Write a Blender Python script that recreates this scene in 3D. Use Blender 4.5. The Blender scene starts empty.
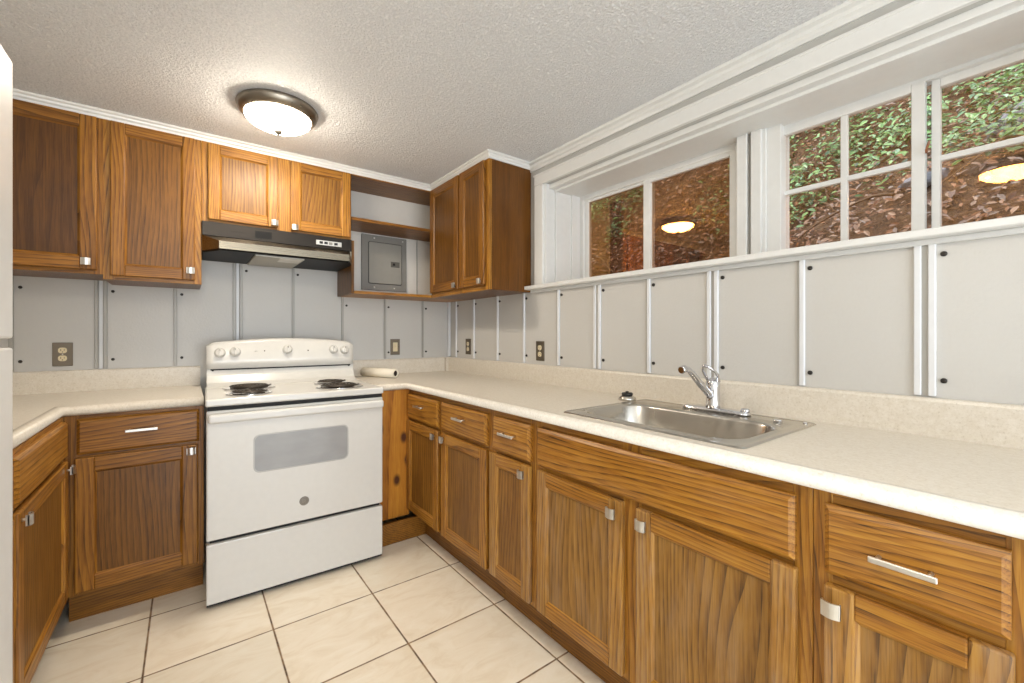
import bpy, bmesh, math, random
from mathutils import Vector, Matrix
random.seed(7)
SC = bpy.context.scene
C = SC.collection
PI = math.pi

# ------------------------------------------------------------------ camera, world, light, exposure
cam_d = bpy.data.cameras.new('camera'); cam = bpy.data.objects.new('camera', cam_d); C.objects.link(cam)
cam_d.sensor_width = 36.0; cam_d.lens = 430.4 / 1024 * 36.0; cam_d.shift_y = -0.0064
cam_d.clip_start = 0.02
cam.location = (0, 0, 1.198); cam.rotation_euler = (PI/2, 0, math.radians(52.92 - 90))
SC.camera = cam

world = bpy.data.worlds.new('world'); SC.world = world; world.use_nodes = True
bg = world.node_tree.nodes['Background']
bg.inputs[0].default_value = (0.80, 0.90, 1.0, 1); bg.inputs[1].default_value = 1.7

def area(name, loc, rot, sx, sy, energy, color):
    l = bpy.data.lights.new(name, 'AREA'); l.shape = 'RECTANGLE'; l.size = sx; l.size_y = sy
    l.energy = energy; l.color = color
    o = bpy.data.objects.new(name, l); C.objects.link(o); o.location = loc; o.rotation_euler = rot
    return o
# added fill light in the unseen rear opening, standing in for daylight
area('rear_fill_light', (0.35, -2.25, 1.10), (math.radians(90), 0, 0), 2.3, 1.9, 30, (0.88, 0.93, 1.0))
sun_d = bpy.data.lights.new('sun', 'SUN'); sun_d.energy = 0.7; sun_d.angle = 0.6; sun_d.color = (1.0, 0.95, 0.88)
sun = bpy.data.objects.new('sun', sun_d); C.objects.link(sun); sun.rotation_euler = (math.radians(12), math.radians(22), 0)

SC.view_settings.view_transform = 'Standard'; SC.view_settings.look = 'None'
SC.view_settings.gamma = 1.0; SC.view_settings.use_curve_mapping = False
SC.view_settings.exposure = 0.93

LAMP_STRENGTH = 46.0
LAMP_COLOR = (1.0, 0.885, 0.73)

# ------------------------------------------------------------------ materials
def lin(r, g, b):
    f = lambda c: (c/255/12.92 if c/255 <= .04045 else ((c/255+.055)/1.055)**2.4)
    return (f(r), f(g), f(b), 1)
class NT:
    def __init__(s, name):
        s.m = bpy.data.materials.new(name); s.m.use_nodes = True
        s.t = s.m.node_tree; s.b = s.t.nodes['Principled BSDF']
    def n(s, typ, **kw):
        nd = s.t.nodes.new(typ)
        for k, v in kw.items(): setattr(nd, k, v)
        return nd
    def l(s, a, b): s.t.links.new(a, b)
    def noise(s, vec, scale, detail=3, rough=.5, dist=0):
        nd = s.n('ShaderNodeTexNoise'); nd.inputs['Scale'].default_value = scale
        nd.inputs['Detail'].default_value = detail; nd.inputs['Roughness'].default_value = rough
        nd.inputs['Distortion'].default_value = dist
        if vec is not None: s.l(vec, nd.inputs['Vector'])
        return nd
    def mapping(s, vec, scale=(1,1,1), loc=(0,0,0), rot=(0,0,0)):
        nd = s.n('ShaderNodeMapping'); s.l(vec, nd.inputs['Vector'])
        nd.inputs['Scale'].default_value = scale; nd.inputs['Location'].default_value = loc; nd.inputs['Rotation'].default_value = rot
        return nd.outputs[0]
    def ramp(s, fac, stops):
        nd = s.n('ShaderNodeValToRGB'); el = nd.color_ramp.elements
        while len(el) < len(stops): el.new(.5)
        for e, (p, c) in zip(el, stops): e.position = p; e.color = c
        s.l(fac, nd.inputs[0]); return nd.outputs[0]
    def math(s, op, a, b=None):
        nd = s.n('ShaderNodeMath', operation=op)
        for i, v in enumerate((a, b)):
            if v is None: continue
            if isinstance(v, (int, float)): nd.inputs[i].default_value = v
            else: s.l(v, nd.inputs[i])
        return nd.outputs[0]
    def mix(s, fac, a, b, mode='MIX'):
        nd = s.n('ShaderNodeMixRGB', blend_type=mode)
        for i, v in zip((0, 1, 2), (fac, a, b)):
            if isinstance(v, (int, float)): nd.inputs[i].default_value = v
            elif isinstance(v, tuple): nd.inputs[i].default_value = v
            else: s.l(v, nd.inputs[i])
        return nd.outputs[0]
    def bump(s, h, strength, dist=.01):
        nd = s.n('ShaderNodeBump'); nd.inputs['Strength'].default_value = strength; nd.inputs['Distance'].default_value = dist
        s.l(h, nd.inputs['Height']); s.l(nd.outputs[0], s.b.inputs['Normal'])
    def obj(s): return s.n('ShaderNodeTexCoord').outputs['Object']
    def geo(s): return s.n('ShaderNodeNewGeometry').outputs['Position']
    def setp(s, **kw):
        for k, v in kw.items(): s.b.inputs[k.replace('_', ' ')].default_value = v
def plain(name, col, rough=.5, metal=0.0, bump=None, spec=None):
    n = NT(name); n.b.inputs['Base Color'].default_value = col
    n.setp(Roughness=rough, Metallic=metal)
    v = n.obj(); ns = n.noise(v, 35, 3)
    c2 = tuple(max(0, x*.93) for x in col[:3]) + (1,)
    n.l(n.mix(ns.outputs[0], c2, col), n.b.inputs['Base Color'])
    if spec is not None: n.b.inputs['Specular IOR Level'].default_value = spec
    if bump: n.bump(n.noise(v, bump[0], 3).outputs[0], bump[1], .003)
    return n.m

def wood(name, axis, light, mid, dark, ring=62.0, contrast=1.0, rough=.38, wear=0.0, knots=False, warpk=.42):
    """oak; axis = direction of the grain in the mesh's own coordinates ('x','y' or 'z')"""
    n = NT(name)
    oi = n.n('ShaderNodeObjectInfo').outputs['Random']
    co = n.obj()
    cmb = n.n('ShaderNodeCombineXYZ')
    for i in range(3): n.l(n.math('MULTIPLY', oi, (17.3, 9.1, 23.7)[i]), cmb.inputs[i])
    add = n.n('ShaderNodeVectorMath', operation='ADD'); n.l(co, add.inputs[0]); n.l(cmb.outputs[0], add.inputs[1])
    rot = {'z': (0, 0, 0), 'x': (0, PI/2, 0), 'y': (PI/2, 0, 0)}[axis]
    v = n.mapping(add.outputs[0], rot=rot)                 # grain now along z
    warp = n.noise(n.mapping(v, scale=(1.7, 1.7, .33)), 1.5, 2, .45)
    sep = n.n('ShaderNodeSeparateXYZ'); n.l(v, sep.inputs[0])
    across = n.math('ADD', n.math('MULTIPLY', sep.outputs[0], 1.0), n.math('MULTIPLY', sep.outputs[1], .8))
    ph = n.math('ADD', n.math('MULTIPLY', across, ring), n.math('MULTIPLY', warp.outputs[0], ring*warpk))
    saw = n.math('FRACT', ph)
    saw = n.math('POWER', saw, 2.6)
    streak = n.noise(n.mapping(v, scale=(330, 330, 9)), 1.0, 2, .6)
    pores = n.ramp(streak.outputs[0], [(.50, (0,0,0,1)), (.66, (1,1,1,1))])
    brk = n.noise(n.mapping(v, scale=(60, 60, 14)), 1.0, 2, .5)
    saw = n.math('MULTIPLY', saw, n.ramp(brk.outputs[0], [(.3, (.35,.35,.35,1)), (.6, (1,1,1,1))]))
    fine = n.noise(n.mapping(v, scale=(150, 150, 5)), 1.0, 4, .7)
    med = n.noise(n.mapping(v, scale=(26, 26, 1.6)), 1.0, 3, .6)
    grain = n.math('ADD', n.math('MULTIPLY', saw, .44*contrast), n.math('MULTIPLY', fine.outputs[0], .55))
    grain = n.math('ADD', grain, n.math('MULTIPLY', med.outputs[0], .45))
    grain = n.math('ADD', grain, n.math('MULTIPLY', pores, .16))
    grain = n.math('SUBTRACT', grain, .14)
    col = n.ramp(grain, [(.18, light), (.5, mid), (.92, dark)])
    if knots:
        vo = n.n('ShaderNodeTexVoronoi'); vo.inputs['Scale'].default_value = 1.0
        sk_ = n.n('ShaderNodeSeparateXYZ'); n.l(co, sk_.inputs[0]); ck_ = n.n('ShaderNodeCombineXYZ')
        n.l(n.math('MULTIPLY', sk_.outputs[1], 9.0), ck_.inputs[0]); n.l(n.math('MULTIPLY', sk_.outputs[2], 5.5), ck_.inputs[1])
        vo.voronoi_dimensions = '2D'; n.l(ck_.outputs[0], vo.inputs['Vector'])
        k = n.ramp(vo.outputs['Distance'], [(.10, (1,1,1,1)), (.24, (0,0,0,1))])
        col = n.mix(k, col, (.07, .02, .005, 1))
    blot = n.noise(n.mapping(v, scale=(5, 5, 2.2)), 1.0, 3, .6)
    bl = n.ramp(blot.outputs[0], [(.3, (.80, .78, .76, 1)), (.7, (1.06, 1.05, 1.03, 1))])
    col = n.mix(1.0, col, bl, 'MULTIPLY')
    if wear:
        w = n.noise(n.mapping(v, scale=(16, 16, 3)), 1.0, 4, .7)
        col = n.mix(n.math('MULTIPLY', n.ramp(w.outputs[0], [(.45, (0,0,0,1)), (.75, (1,1,1,1))]), wear), col, (.42, .33, .25, 1))
    n.l(col, n.b.inputs['Base Color'])
    n.l(n.ramp(fine.outputs[0], [(.2, (rough*.8,)*3+(1,)), (.8, (rough*1.3,)*3+(1,))]), n.b.inputs['Roughness'])
    n.bump(grain, .18, .002)
    n.setp(); n.b.inputs['Specular IOR Level'].default_value = .35; n.b.inputs['Coat Weight'].default_value = .06; n.b.inputs['Coat Roughness'].default_value = .3
    return n.m

FL, FM, FD = lin(192,142,56), lin(153,101,32), lin(60,34,8)
PL, PM, PD = lin(160,117,48), lin(125,83,29), lin(60,35,10)
oak_v = wood('oak_upright', 'z', FL, FM, FD, wear=.10)
oak_h = wood('oak_level', 'x', FL, FM, FD, wear=.10)
oak_d = wood('oak_depth', 'y', FL, FM, FD)
oak_p = wood('oak_panel', 'z', PL, PM, PD, ring=46, contrast=.9, rough=.42)
WL, WM, WD = lin(190,146,72), lin(157,111,48), lin(76,48,20)
worn_v = wood('worn_oak_upright', 'z', WL, WM, WD, wear=.40)
worn_h = wood('worn_oak_level', 'x', FL, FM, FD, wear=.18)
worn_p = wood('worn_oak_panel', 'z', lin(172,130,62), lin(137,97,41), lin(68,42,16), ring=46, wear=.22)
DL, DM, DD = lin(135,91,31), lin(103,66,18), lin(50,28,6)
dark_v = wood('brown_oak_upright', 'z', lin(166,115,39), lin(129,83,25), lin(58,32,7))
dark_h = wood('brown_oak_level', 'x', lin(166,115,39), lin(129,83,25), lin(58,32,7))
dark_p = wood('brown_oak_panel', 'z', DL, DM, DD, ring=40, contrast=.8)
deep_p = wood('deep_brown_oak_panel', 'z', lin(109,70,22), lin(81,49,13), lin(42,24,5), ring=34, contrast=.5)
side_d = wood('cabinet_side_ply', 'z', lin(119,76,25), lin(96,58,16), lin(54,31,7), ring=10, contrast=.3, rough=.34)
pine = wood('knotty_pine', 'z', lin(201,142,51), lin(172,109,32), lin(113,60,14), ring=16, knots=True)
WOODS = {'std': (oak_v, oak_h, oak_p), 'worn': (worn_v, worn_h, worn_p), 'dark': (dark_v, dark_h, dark_p), 'deep': (dark_v, dark_h, deep_p)}
dark_void = plain('dark_gap', lin(38,26,18), .8)

# painted metal wall panels
def wall_panel_mat(name, col, bump):
    n = NT(name); v = n.geo()
    a = n.noise(n.mapping(v, scale=(120, 120, 90)), 1.0, 3, .6)
    b = n.noise(v, 2.2, 3)
    c = n.mix(b.outputs[0], tuple(x*.90 for x in col[:3])+(1,), col)
    c = n.mix(n.math('MULTIPLY', a.outputs[0], .25), c, tuple(min(1, x*1.12) for x in col[:3])+(1,))
    n.l(c, n.b.inputs['Base Color']); n.setp(Roughness=.42)
    n.bump(a.outputs[0], bump, .002); return n.m
panel_mat = wall_panel_mat('grey_wall_panel', lin(200,198,193), .45)
frieze_mat = wall_panel_mat('painted_wall', lin(190,189,184), .15)
white_trim = plain('white_gloss_paint', lin(226,226,223), .32, bump=(60, .04))
batten_mat = plain('white_batten', lin(222,224,226), .35)
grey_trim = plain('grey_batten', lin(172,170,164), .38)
white_board = plain('white_board', lin(222,218,210), .5)
screw_mat = plain('dark_screw', lin(52,48,44), .4, .5)

# ceiling : knockdown texture
n = NT('textured_ceiling'); v = n.geo()
na = n.noise(n.mapping(v, scale=(1, 1, 1)), 120, 4, .62, .6)
nb = n.n('ShaderNodeTexVoronoi'); nb.inputs['Scale'].default_value = 70; n.l(v, nb.inputs['Vector'])
h = n.math('ADD', n.ramp(na.outputs[0], [(.42, (0,0,0,1)), (.60, (1,1,1,1))]), n.math('MULTIPLY', nb.outputs['Distance'], .6))
n.l(n.ramp(na.outputs[0], [(.35, lin(232,233,234)), (.65, lin(250,250,250))]), n.b.inputs['Base Color'])
n.setp(Roughness=.62); n.bump(h, .72, .008); ceiling_mat = n.m

# floor tiles
n = NT('beige_floor_tile'); v = n.geo(); sep = n.n('ShaderNodeSeparateXYZ'); n.l(v, sep.inputs[0])
S_, GX, GY = .4049, 1.0912, 1.9802
def cell(o, g):
    t = n.math('DIVIDE', n.math('SUBTRACT', o, g - 40*S_), S_)
    fr = n.math('FRACT', t); return n.math('MINIMUM', fr, n.math('SUBTRACT', 1.0, fr)), n.math('FLOOR', t)
dx, ix = cell(sep.outputs[0], GX); dy, iy = cell(sep.outputs[1], GY)
wob = n.noise(v, 9, 2).outputs[0]
d = n.math('ADD', n.math('MINIMUM', dx, dy), n.math('MULTIPLY', n.math('SUBTRACT', wob, .5), .006))
g = n.ramp(d, [(.0065, (1,1,1,1)), (.0095, (0,0,0,1))])
idc = n.n('ShaderNodeCombineXYZ'); n.l(ix, idc.inputs[0]); n.l(iy, idc.inputs[1])
wn = n.n('ShaderNodeTexWhiteNoise'); n.l(idc.outputs[0], wn.inputs['Vector'])
off = n.n('ShaderNodeVectorMath', operation='MULTIPLY_ADD'); n.l(wn.outputs['Color'], off.inputs[0]); off.inputs[1].default_value = (9, 9, 9); n.l(v, off.inputs[2])
mb = n.noise(n.mapping(off.outputs[0], scale=(1, 2.2, 1)), 5.5, 5, .62, 1.2)
tile = n.ramp(mb.outputs[0], [(.3, lin(226,213,190)), (.5, lin(236,226,207)), (.7, lin(241,233,217))])
tile = n.mix(1.0, tile, n.ramp(wn.outputs['Value'], [(0, (.95,.95,.94,1)), (1, (1.03,1.02,1.01,1))]), 'MULTIPLY')
gn = n.noise(v, 30, 3).outputs[0]
gcol = n.ramp(gn, [(.35, lin(84,62,38)), (.65, lin(150,120,84))])
n.l(n.mix(g, tile, gcol), n.b.inputs['Base Color'])
n.l(n.mix(g, (.28,.28,.28,1), (.8,.8,.8,1)), n.b.inputs['Roughness'])
n.bump(n.math('ADD', n.math('SUBTRACT', 1.0, g), n.math('MULTIPLY', mb.outputs[0], .25)), .35, .004)
tile_mat = n.m

# laminate
n = NT('speckled_laminate'); v = n.geo()
s1 = n.noise(v, 150, 3, .7); s2 = n.noise(v, 60, 3, .6)
c = n.ramp(s1.outputs[0], [(.28, lin(180,169,152)), (.42, lin(211,203,189)), (.62, lin(218,211,199)), (.76, lin(232,228,220))])
c = n.mix(.35, c, n.ramp(s2.outputs[0], [(.35, lin(204,193,174)), (.65, lin(224,217,204))]))
n.l(c, n.b.inputs['Base Color']); n.setp(Roughness=.36); laminate = n.m

enamel = plain('white_enamel', lin(213,211,205), .18)
enamel_side = plain('white_enamel_side', lin(208,205,199), .3)
fridge_mat = plain('white_fridge_skin', lin(226,226,224), .35, bump=(90, .10))
black_plastic = plain('black_plastic', lin(20,20,20), .35)
black_gloss = plain('black_enamel', lin(10,9,8), .5, spec=.2)
gap_black = plain('black_shadow_gap', lin(10,10,10), .7)
def metal(name, col, rough, aniso_axis=None):
    n = NT(name); n.setp(Metallic=1.0, Roughness=rough)
    sc = {'x': (2, 220, 220), 'y': (220, 2, 220), 'z': (220, 220, 2), None: (60, 60, 60), 'steel': (6, 30, 6)}[aniso_axis]
    ns = n.noise(n.mapping(n.obj(), scale=sc), 1, 3)
    n.l(n.mix(ns.outputs[0], tuple(x*.86 for x in col[:3])+(1,), col), n.b.inputs['Base Color'])
    n.l(n.ramp(ns.outputs[0], [(.3, (rough*.8,)*3+(1,)), (.7, (rough*1.25,)*3+(1,))]), n.b.inputs['Roughness'])
    return n.m
nickel = metal('satin_nickel', lin(224,221,214), .36)
chrome = metal('chrome', lin(225,225,228), .07)
steel = metal('brushed_stainless', lin(206,202,194), .22, 'steel')
hood_steel = metal('dull_hood_metal', lin(140,132,116), .3, 'x')
hood_dark = metal('dark_hood_metal', lin(60,56,52), .34, 'x')
bronze = metal('brushed_nickel_lamp', lin(150,142,130), .34)
coil_mat = plain('heating_coil', lin(64,56,48), .45, .4)
filter_mat = plain('grease_filter', lin(176,172,162), .5, .3)
grey_paint = plain('grey_metal_paint', lin(134,132,126), .42)
grey_paint2 = plain('grey_door_paint', lin(148,146,138), .42)
plate_mat = metal('brushed_outlet_plate', lin(128,118,104), .45)
ivory = plain('ivory_plastic', lin(226,212,176), .4)
oven_glass = plain('oven_window_glass', lin(150,150,150), .12)
logo_mat = plain('grey_badge', lin(128,122,112), .5)
tube_mat = plain('white_paper_tube', lin(236,228,210), .6)
n = NT('frosted_lamp_glass'); n.b.inputs['Base Color'].default_value = (1, .95, .85, 1)
n.b.inputs['Emission Color'].default_value = LAMP_COLOR + (1,); n.b.inputs['Emission Strength'].default_value = LAMP_STRENGTH
lamp_glass = n.m

# window glass: clear, the orange of the room reflections put into its gloss colour
def glass(name, base, tint):
    n = NT(name); t = n.t; out = t.nodes['Material Output']; t.nodes.remove(n.b)
    tr = n.n('ShaderNodeBsdfTransparent'); tr.inputs[0].default_value = tint
    gl = n.n('ShaderNodeBsdfGlossy'); gl.inputs['Color'].default_value = (1.0, .46, .10, 1); gl.inputs['Roughness'].default_value = .015
    fr = n.n('ShaderNodeLayerWeight'); fr.inputs['Blend'].default_value = .5
    mx = n.n('ShaderNodeMixShader'); n.l(n.math('ADD', n.math('MULTIPLY', n.math('POWER', fr.outputs['Facing'], 4.0), .8), base), mx.inputs[0])
    n.l(tr.outputs[0], mx.inputs[1]); n.l(gl.outputs[0], mx.inputs[2]); n.l(mx.outputs[0], out.inputs[0])
    return n.m
glass_mat = glass('window_glass', .06, (.95, .94, .93, 1))
warm_reflection_glass = glass('dimmed_warm_reflection_glass', .13, (.66, .60, .54, 1))  # dark outside view and strong warm reflection put into the glass colour

# ------------------------------------------------------------------ geometry helpers
class MB:
    def __init__(s): s.bm = bmesh.new(); s.mats = []
    def mi(s, m):
        if m not in s.mats: s.mats.append(m)
        return s.mats.index(m)
    def box(s, a, b, m, bev=0.0, seg=1, rot=None):
        x0, y0, z0 = (min(a[i], b[i]) for i in range(3)); x1, y1, z1 = (max(a[i], b[i]) for i in range(3))
        t = bmesh.new()
        vs = [t.verts.new(p) for p in [(x0,y0,z0),(x1,y0,z0),(x1,y1,z0),(x0,y1,z0),(x0,y0,z1),(x1,y0,z1),(x1,y1,z1),(x0,y1,z1)]]
        for f in [(0,3,2,1),(4,5,6,7),(0,1,5,4),(1,2,6,5),(2,3,7,6),(3,0,4,7)]: t.faces.new([vs[i] for i in f])
        if bev > 0:
            bev = min(bev, .45*min(x1-x0, y1-y0, z1-z0))
            bmesh.ops.bevel(t, geom=list(t.edges), offset=bev, segments=seg, affect='EDGES', profile=.5)
        if rot is not None: bmesh.ops.transform(t, matrix=rot, verts=t.verts)
        s.merge(t, m)
    def merge(s, t, m, smooth=False):
        mi = s.mi(m); mp = {}
        for v in t.verts: mp[v] = s.bm.verts.new(v.co)
        for f in t.faces:
            try: nf = s.bm.faces.new([mp[v] for v in f.verts])
            except ValueError: continue
            nf.material_index = mi; nf.smooth = smooth or f.smooth
        t.free()
    def faces(s, verts, faces, m, smooth=False):
        mi = s.mi(m); vs = [s.bm.verts.new(v) for v in verts]
        for f in faces:
            nf = s.bm.faces.new([vs[i] for i in f]); nf.material_index = mi; nf.smooth = smooth
    def loft(s, rings, m, closed=True, cap=True, smooth=True, flip=False):
        mi = s.mi(m); R = [[s.bm.verts.new(p) for p in r] for r in rings]; k = len(R[0])
        for a, b in zip(R, R[1:]):
            for i in range(k if closed else k-1):
                j = (i+1) % k; f = s.bm.faces.new([a[i], a[j], b[j], b[i]]); f.material_index = mi; f.smooth = smooth
        if cap and closed:
            for r in (R[0], R[-1]):
                f = s.bm.faces.new(r); f.material_index = mi
    def lathe(s, prof, m, center=(0,0,0), axis='z', seg=32, smooth=True, cap=True):
        def P(r, h, a):
            c_, s_ = r*math.cos(a), r*math.sin(a)
            p = {'z': (c_, s_, h), 'y': (c_, h, s_), 'x': (h, c_, s_)}[axis]
            return tuple(p[i]+center[i] for i in range(3))
        s.loft([[P(max(r, 1e-4), h, 2*PI*i/seg) for i in range(seg)] for r, h in prof], m, True, cap, smooth)
    def tube(s, pts, r, m, seg=10, closed=False):
        pts = [Vector(p) for p in pts]; rings = []; n_ = len(pts)
        rs = r if isinstance(r, (list, tuple)) else [r]*n_
        up = None
        for i, p in enumerate(pts):
            a = pts[i-1] if (i > 0 or closed) else p; b = pts[(i+1) % n_] if (i < n_-1 or closed) else p
            d = (b-a).normalized()
            if up is None: up = Vector((0,0,1)) if abs(d.z) < .9 else Vector((1,0,0))
            sx = d.cross(up).normalized(); up = sx.cross(d).normalized()
            rings.append([p + rs[i]*(math.cos(2*PI*k/seg)*sx + math.sin(2*PI*k/seg)*up) for k in range(seg)])
        if closed: rings.append(rings[0])
        s.loft(rings, m, True, not closed, True)
    def prism(s, poly, z0, z1, m, plane='xy', bev=0.0):
        f3 = {'xy': lambda a, b, c: (a, b, c), 'xz': lambda a, b, c: (a, c, b), 'yz': lambda a, b, c: (c, a, b)}[plane]
        t = bmesh.new()
        A = [t.verts.new(f3(a, b, z0)) for a, b in poly]; B = [t.verts.new(f3(a, b, z1)) for a, b in poly]
        t.faces.new(A); t.faces.new(B)
        for i in range(len(poly)):
            j = (i+1) % len(poly); t.faces.new([A[i], A[j], B[j], B[i]])
        if bev: bmesh.ops.bevel(t, geom=list(t.edges), offset=bev, segments=2, affect='EDGES', profile=.5)
        s.merge(t, m)
    def sweep(s, path, prof, m, smooth=False):
        """path: 2D points; prof: closed list of (offset to the right of travel, z)"""
        rings = []; P = [Vector(p) for p in path]
        for i, p in enumerate(P):
            d0 = (p-P[i-1]).normalized() if i else None; d1 = (P[i+1]-p).normalized() if i < len(P)-1 else None
            if d0 is None: d0 = d1
            if d1 is None: d1 = d0
            n0 = Vector((d0.y, -d0.x)); n1 = Vector((d1.y, -d1.x)); nn = (n0+n1).normalized(); k = 1/max(.2, nn.dot(n0))
            rings.append([(p.x+nn.x*o*k, p.y+nn.y*o*k, z) for o, z in prof])
        s.loft(rings, m, True, True, smooth)
    def build(s, name, parent=None, loc=None, rotz=None, kind=None, smooth_angle=None):
        bmesh.ops.remove_doubles(s.bm, verts=list(s.bm.verts), dist=1e-6) if False else None
        bmesh.ops.recalc_face_normals(s.bm, faces=list(s.bm.faces))
        me = bpy.data.meshes.new(name); s.bm.to_mesh(me); s.bm.free()
        for m in s.mats: me.materials.append(m)
        o = bpy.data.objects.new(name, me); C.objects.link(o)
        if parent: o.parent = parent
        if loc: o.location = loc
        if rotz is not None: o.rotation_euler = (0, 0, rotz)
        if kind: o['kind'] = kind
        return o
def thing(name, label, cat, loc=(0,0,0), rotz=0, group=None):
    o = bpy.data.objects.new(name, None); C.objects.link(o); o.empty_display_size = .1
    o.location = loc; o.rotation_euler = (0, 0, rotz); o['label'] = label; o['category'] = cat
    if group: o['group'] = group
    return o
def tag(o, label, cat, group=None):
    o['label'] = label; o['category'] = cat
    if group: o['group'] = group
    return o
def rrect(x0, x1, y0, y1, r, n_=6):
    pts = []
    for cx, cy, a0 in ((x1-r, y1-r, 0), (x0+r, y1-r, PI/2), (x0+r, y0+r, PI), (x1-r, y0+r, 1.5*PI)):
        for i in range(n_+1):
            a = a0 + PI/2*i/n_; pts.append((cx+r*math.cos(a), cy+r*math.sin(a)))
    return pts

# ------------------------------------------------------------------ room shell
XW, YW, XL, YR, ZC = 1.675, 3.045, -1.02, -2.2, 2.235
m = MB(); m.box((XL-.1, YR-2.0, -.12), (XW+.1, YW+.1, 0), tile_mat); m.build('floor', kind='structure')
m = MB(); m.box((XL-.1, YR-.1, ZC), (2.05, YW+.1, ZC+.12), ceiling_mat); m.build('ceiling', kind='structure')
m = MB(); m.box((XL-.1, YW, 0), (2.05, YW+.12, ZC), panel_mat); m.build('wall_back', kind='structure')
m = MB(); m.box((XL-.12, YR, 0), (XL, YW, ZC), panel_mat); m.build('wall_left', kind='structure')
OPY0, OPY1 = -.22, 1.883      # window recess along the right wall
m = MB()
m.box((XW, YR, 0), (2.0, YW, 1.468), panel_mat)
m.box((XW, OPY1+.012, 1.468), (2.0, YW, ZC), frieze_mat)
m.box((XW, YR, 1.468), (2.0, OPY0, ZC), frieze_mat)
m.box((XW, OPY0, 2.083), (2.0, OPY1+.012, ZC), frieze_mat)
m.build('wall_right', kind='structure')
m = MB()
m.box((XL-.1, YR-.12, 0), (-.85, YR, ZC), frieze_mat); m.box((1.55, YR-.12, 0), (2.0, YR, ZC), frieze_mat)
m.box((-.85, YR-.12, 2.10), (1.55, YR, ZC), frieze_mat)  # head of an added, unseen opening that lets fill light in
m.build('wall_rear', kind='structure')

# battens between the metal wall panels, each with its screws
TR = [0]
def trim(m, name=None):
    TR[0] += 1; return m.build('trim_%d' % TR[0], kind='structure')
def screw(parent, p, axis, r=.0075):
    k = MB()
    d = -.006
    k.lathe([(r*.5, d), (r*.9, d*.7), (r, 0), (r, .002)], screw_mat, (0,0,0), axis, 12)
    o = k.build('screw', parent); o.location = p; return o
def batten_right(y, double=False, z0=1.026, z1=1.468, scr=True, w=.016):
    k = MB()
    for dy in ((-.015, .015) if double else (0,)):
        k.box((XW-.010, y+dy-w/2, z0), (XW+.001, y+dy+w/2, z1), batten_mat, .002)
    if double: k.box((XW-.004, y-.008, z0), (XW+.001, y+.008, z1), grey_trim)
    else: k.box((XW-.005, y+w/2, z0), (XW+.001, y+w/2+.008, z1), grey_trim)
    o = trim(k)
    if scr:
        ys = y-(.022 if not double else .038)
        for z in (z0+.045, z1-.045): screw(o, (XW-.001, ys, z), 'x')
for y, dbl in [(2.93, 0), (2.672, 0), (2.372, 0), (2.088, 0), (1.776, 0), (1.49, 1), (1.182, 0), (.885, 1), (.573, 0), (.268, 1), (.04, 0)]:
    batten_right(y, bool(dbl))
def batten_back(x, double=False, z0=1.026, z1=1.50, mat=grey_trim, w=.015, scr=True):
    k = MB()
    for dx in ((-.017, .017) if double else (0,)):
        k.box((x+dx-w/2, YW-.012, z0), (x+dx+w/2, YW+.001, z1), mat, .002)
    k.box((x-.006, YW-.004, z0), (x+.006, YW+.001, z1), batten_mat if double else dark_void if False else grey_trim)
    o = trim(k)
    if scr:
        for z in (z0+.045, z1-.075): screw(o, (x+(.028 if not double else .045), YW-.001, z), 'y')
batten_back(-.352, True, z1=1.50); batten_back(-.05, z1=1.50); batten_back(.243, True, z1=1.66); batten_back(.543, z1=1.66)
batten_back(.848, z1=1.475); batten_back(1.145, z1=1.475); batten_back(1.442, z1=1.475); batten_back(-.66, z1=1.5)
k = MB(); k.box((XW-.022, YW-.022, 1.026), (XW, YW, 1.48), batten_mat, .004); trim(k)      # inside corner bead

# cornice along the ceiling: round the corner cabinet and over the back run, then along the right wall
def crown(path, h=.036, d=.026):
    k = MB()
    k.sweep(path, [(0, ZC), (0, ZC-h), (.005, ZC-h), (.007, ZC-h*.72), (.014, ZC-h*.55), (.016, ZC-h*.32), (d-.002, ZC-h*.2), (d, ZC-.004), (d, ZC)], white_trim)
    return trim(k)
crown([(XL, 2.735), (1.365, 2.735), (1.365, 2.02), (XW, 2.02)])
k = MB()
k.sweep([(XW, 2.02), (XW, YR)], [(0, ZC), (0, ZC-.05), (.008, ZC-.05), (.012, ZC-.037), (.02, ZC-.03), (.022, ZC-.018), (.036, ZC-.012), (.038, ZC-.002), (.038, ZC)], white_trim); trim(k)

# window casing and stepped reveals
k = MB()
CX = XW-.020
k.box((CX, 1.897, 1.49), (XW, 1.972, 2.0805), white_trim, .003)            # left upright
k.box((CX, YR+.4, 2.081), (XW, 1.972, 2.146), white_trim, .003)           # head
k.box((XW-.024, YR+.4, 2.138), (XW, 1.976, 2.149), white_trim, .002)
trim(k)
k = MB()                                                                   # stepped lining of the recess
k.box((XW, 1.890, 1.49), (1.752, 1.899, 2.083), white_trim)
k.box((XW-.002, 1.885, 1.49), (1.70, 1.8995, 2.083), white_trim, .001)
k.box((1.745, 1.874, 1.49), (2.0, 1.896, 2.083), white_trim, .002)
k.box((1.865, 1.862, 1.49), (2.0, 1.885, 2.083), white_trim, .002)
k.box((1.70, OPY0, 2.058), (2.0, 1.896, 2.084), white_trim, .002)
k.box((1.737, OPY0, 2.045), (2.0, 1.886, 2.060), white_trim, .002)
k.box((XW, OPY0-.001, 1.49), (2.0, OPY0+.012, 2.083), white_trim)
trim(k)
k = MB()                                                                   # ledge and sill board
k.box((1.618, -1.6, 1.468), (XW+.01, 2.022, 1.490), white_trim, .003)
k.box((XW, OPY0, 1.468), (2.0, 1.895, 1.490), white_trim)
k.box((XW-.012, -1.6, 1.452), (XW, 2.018, 1.468), white_trim, .002)
trim(k)
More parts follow.
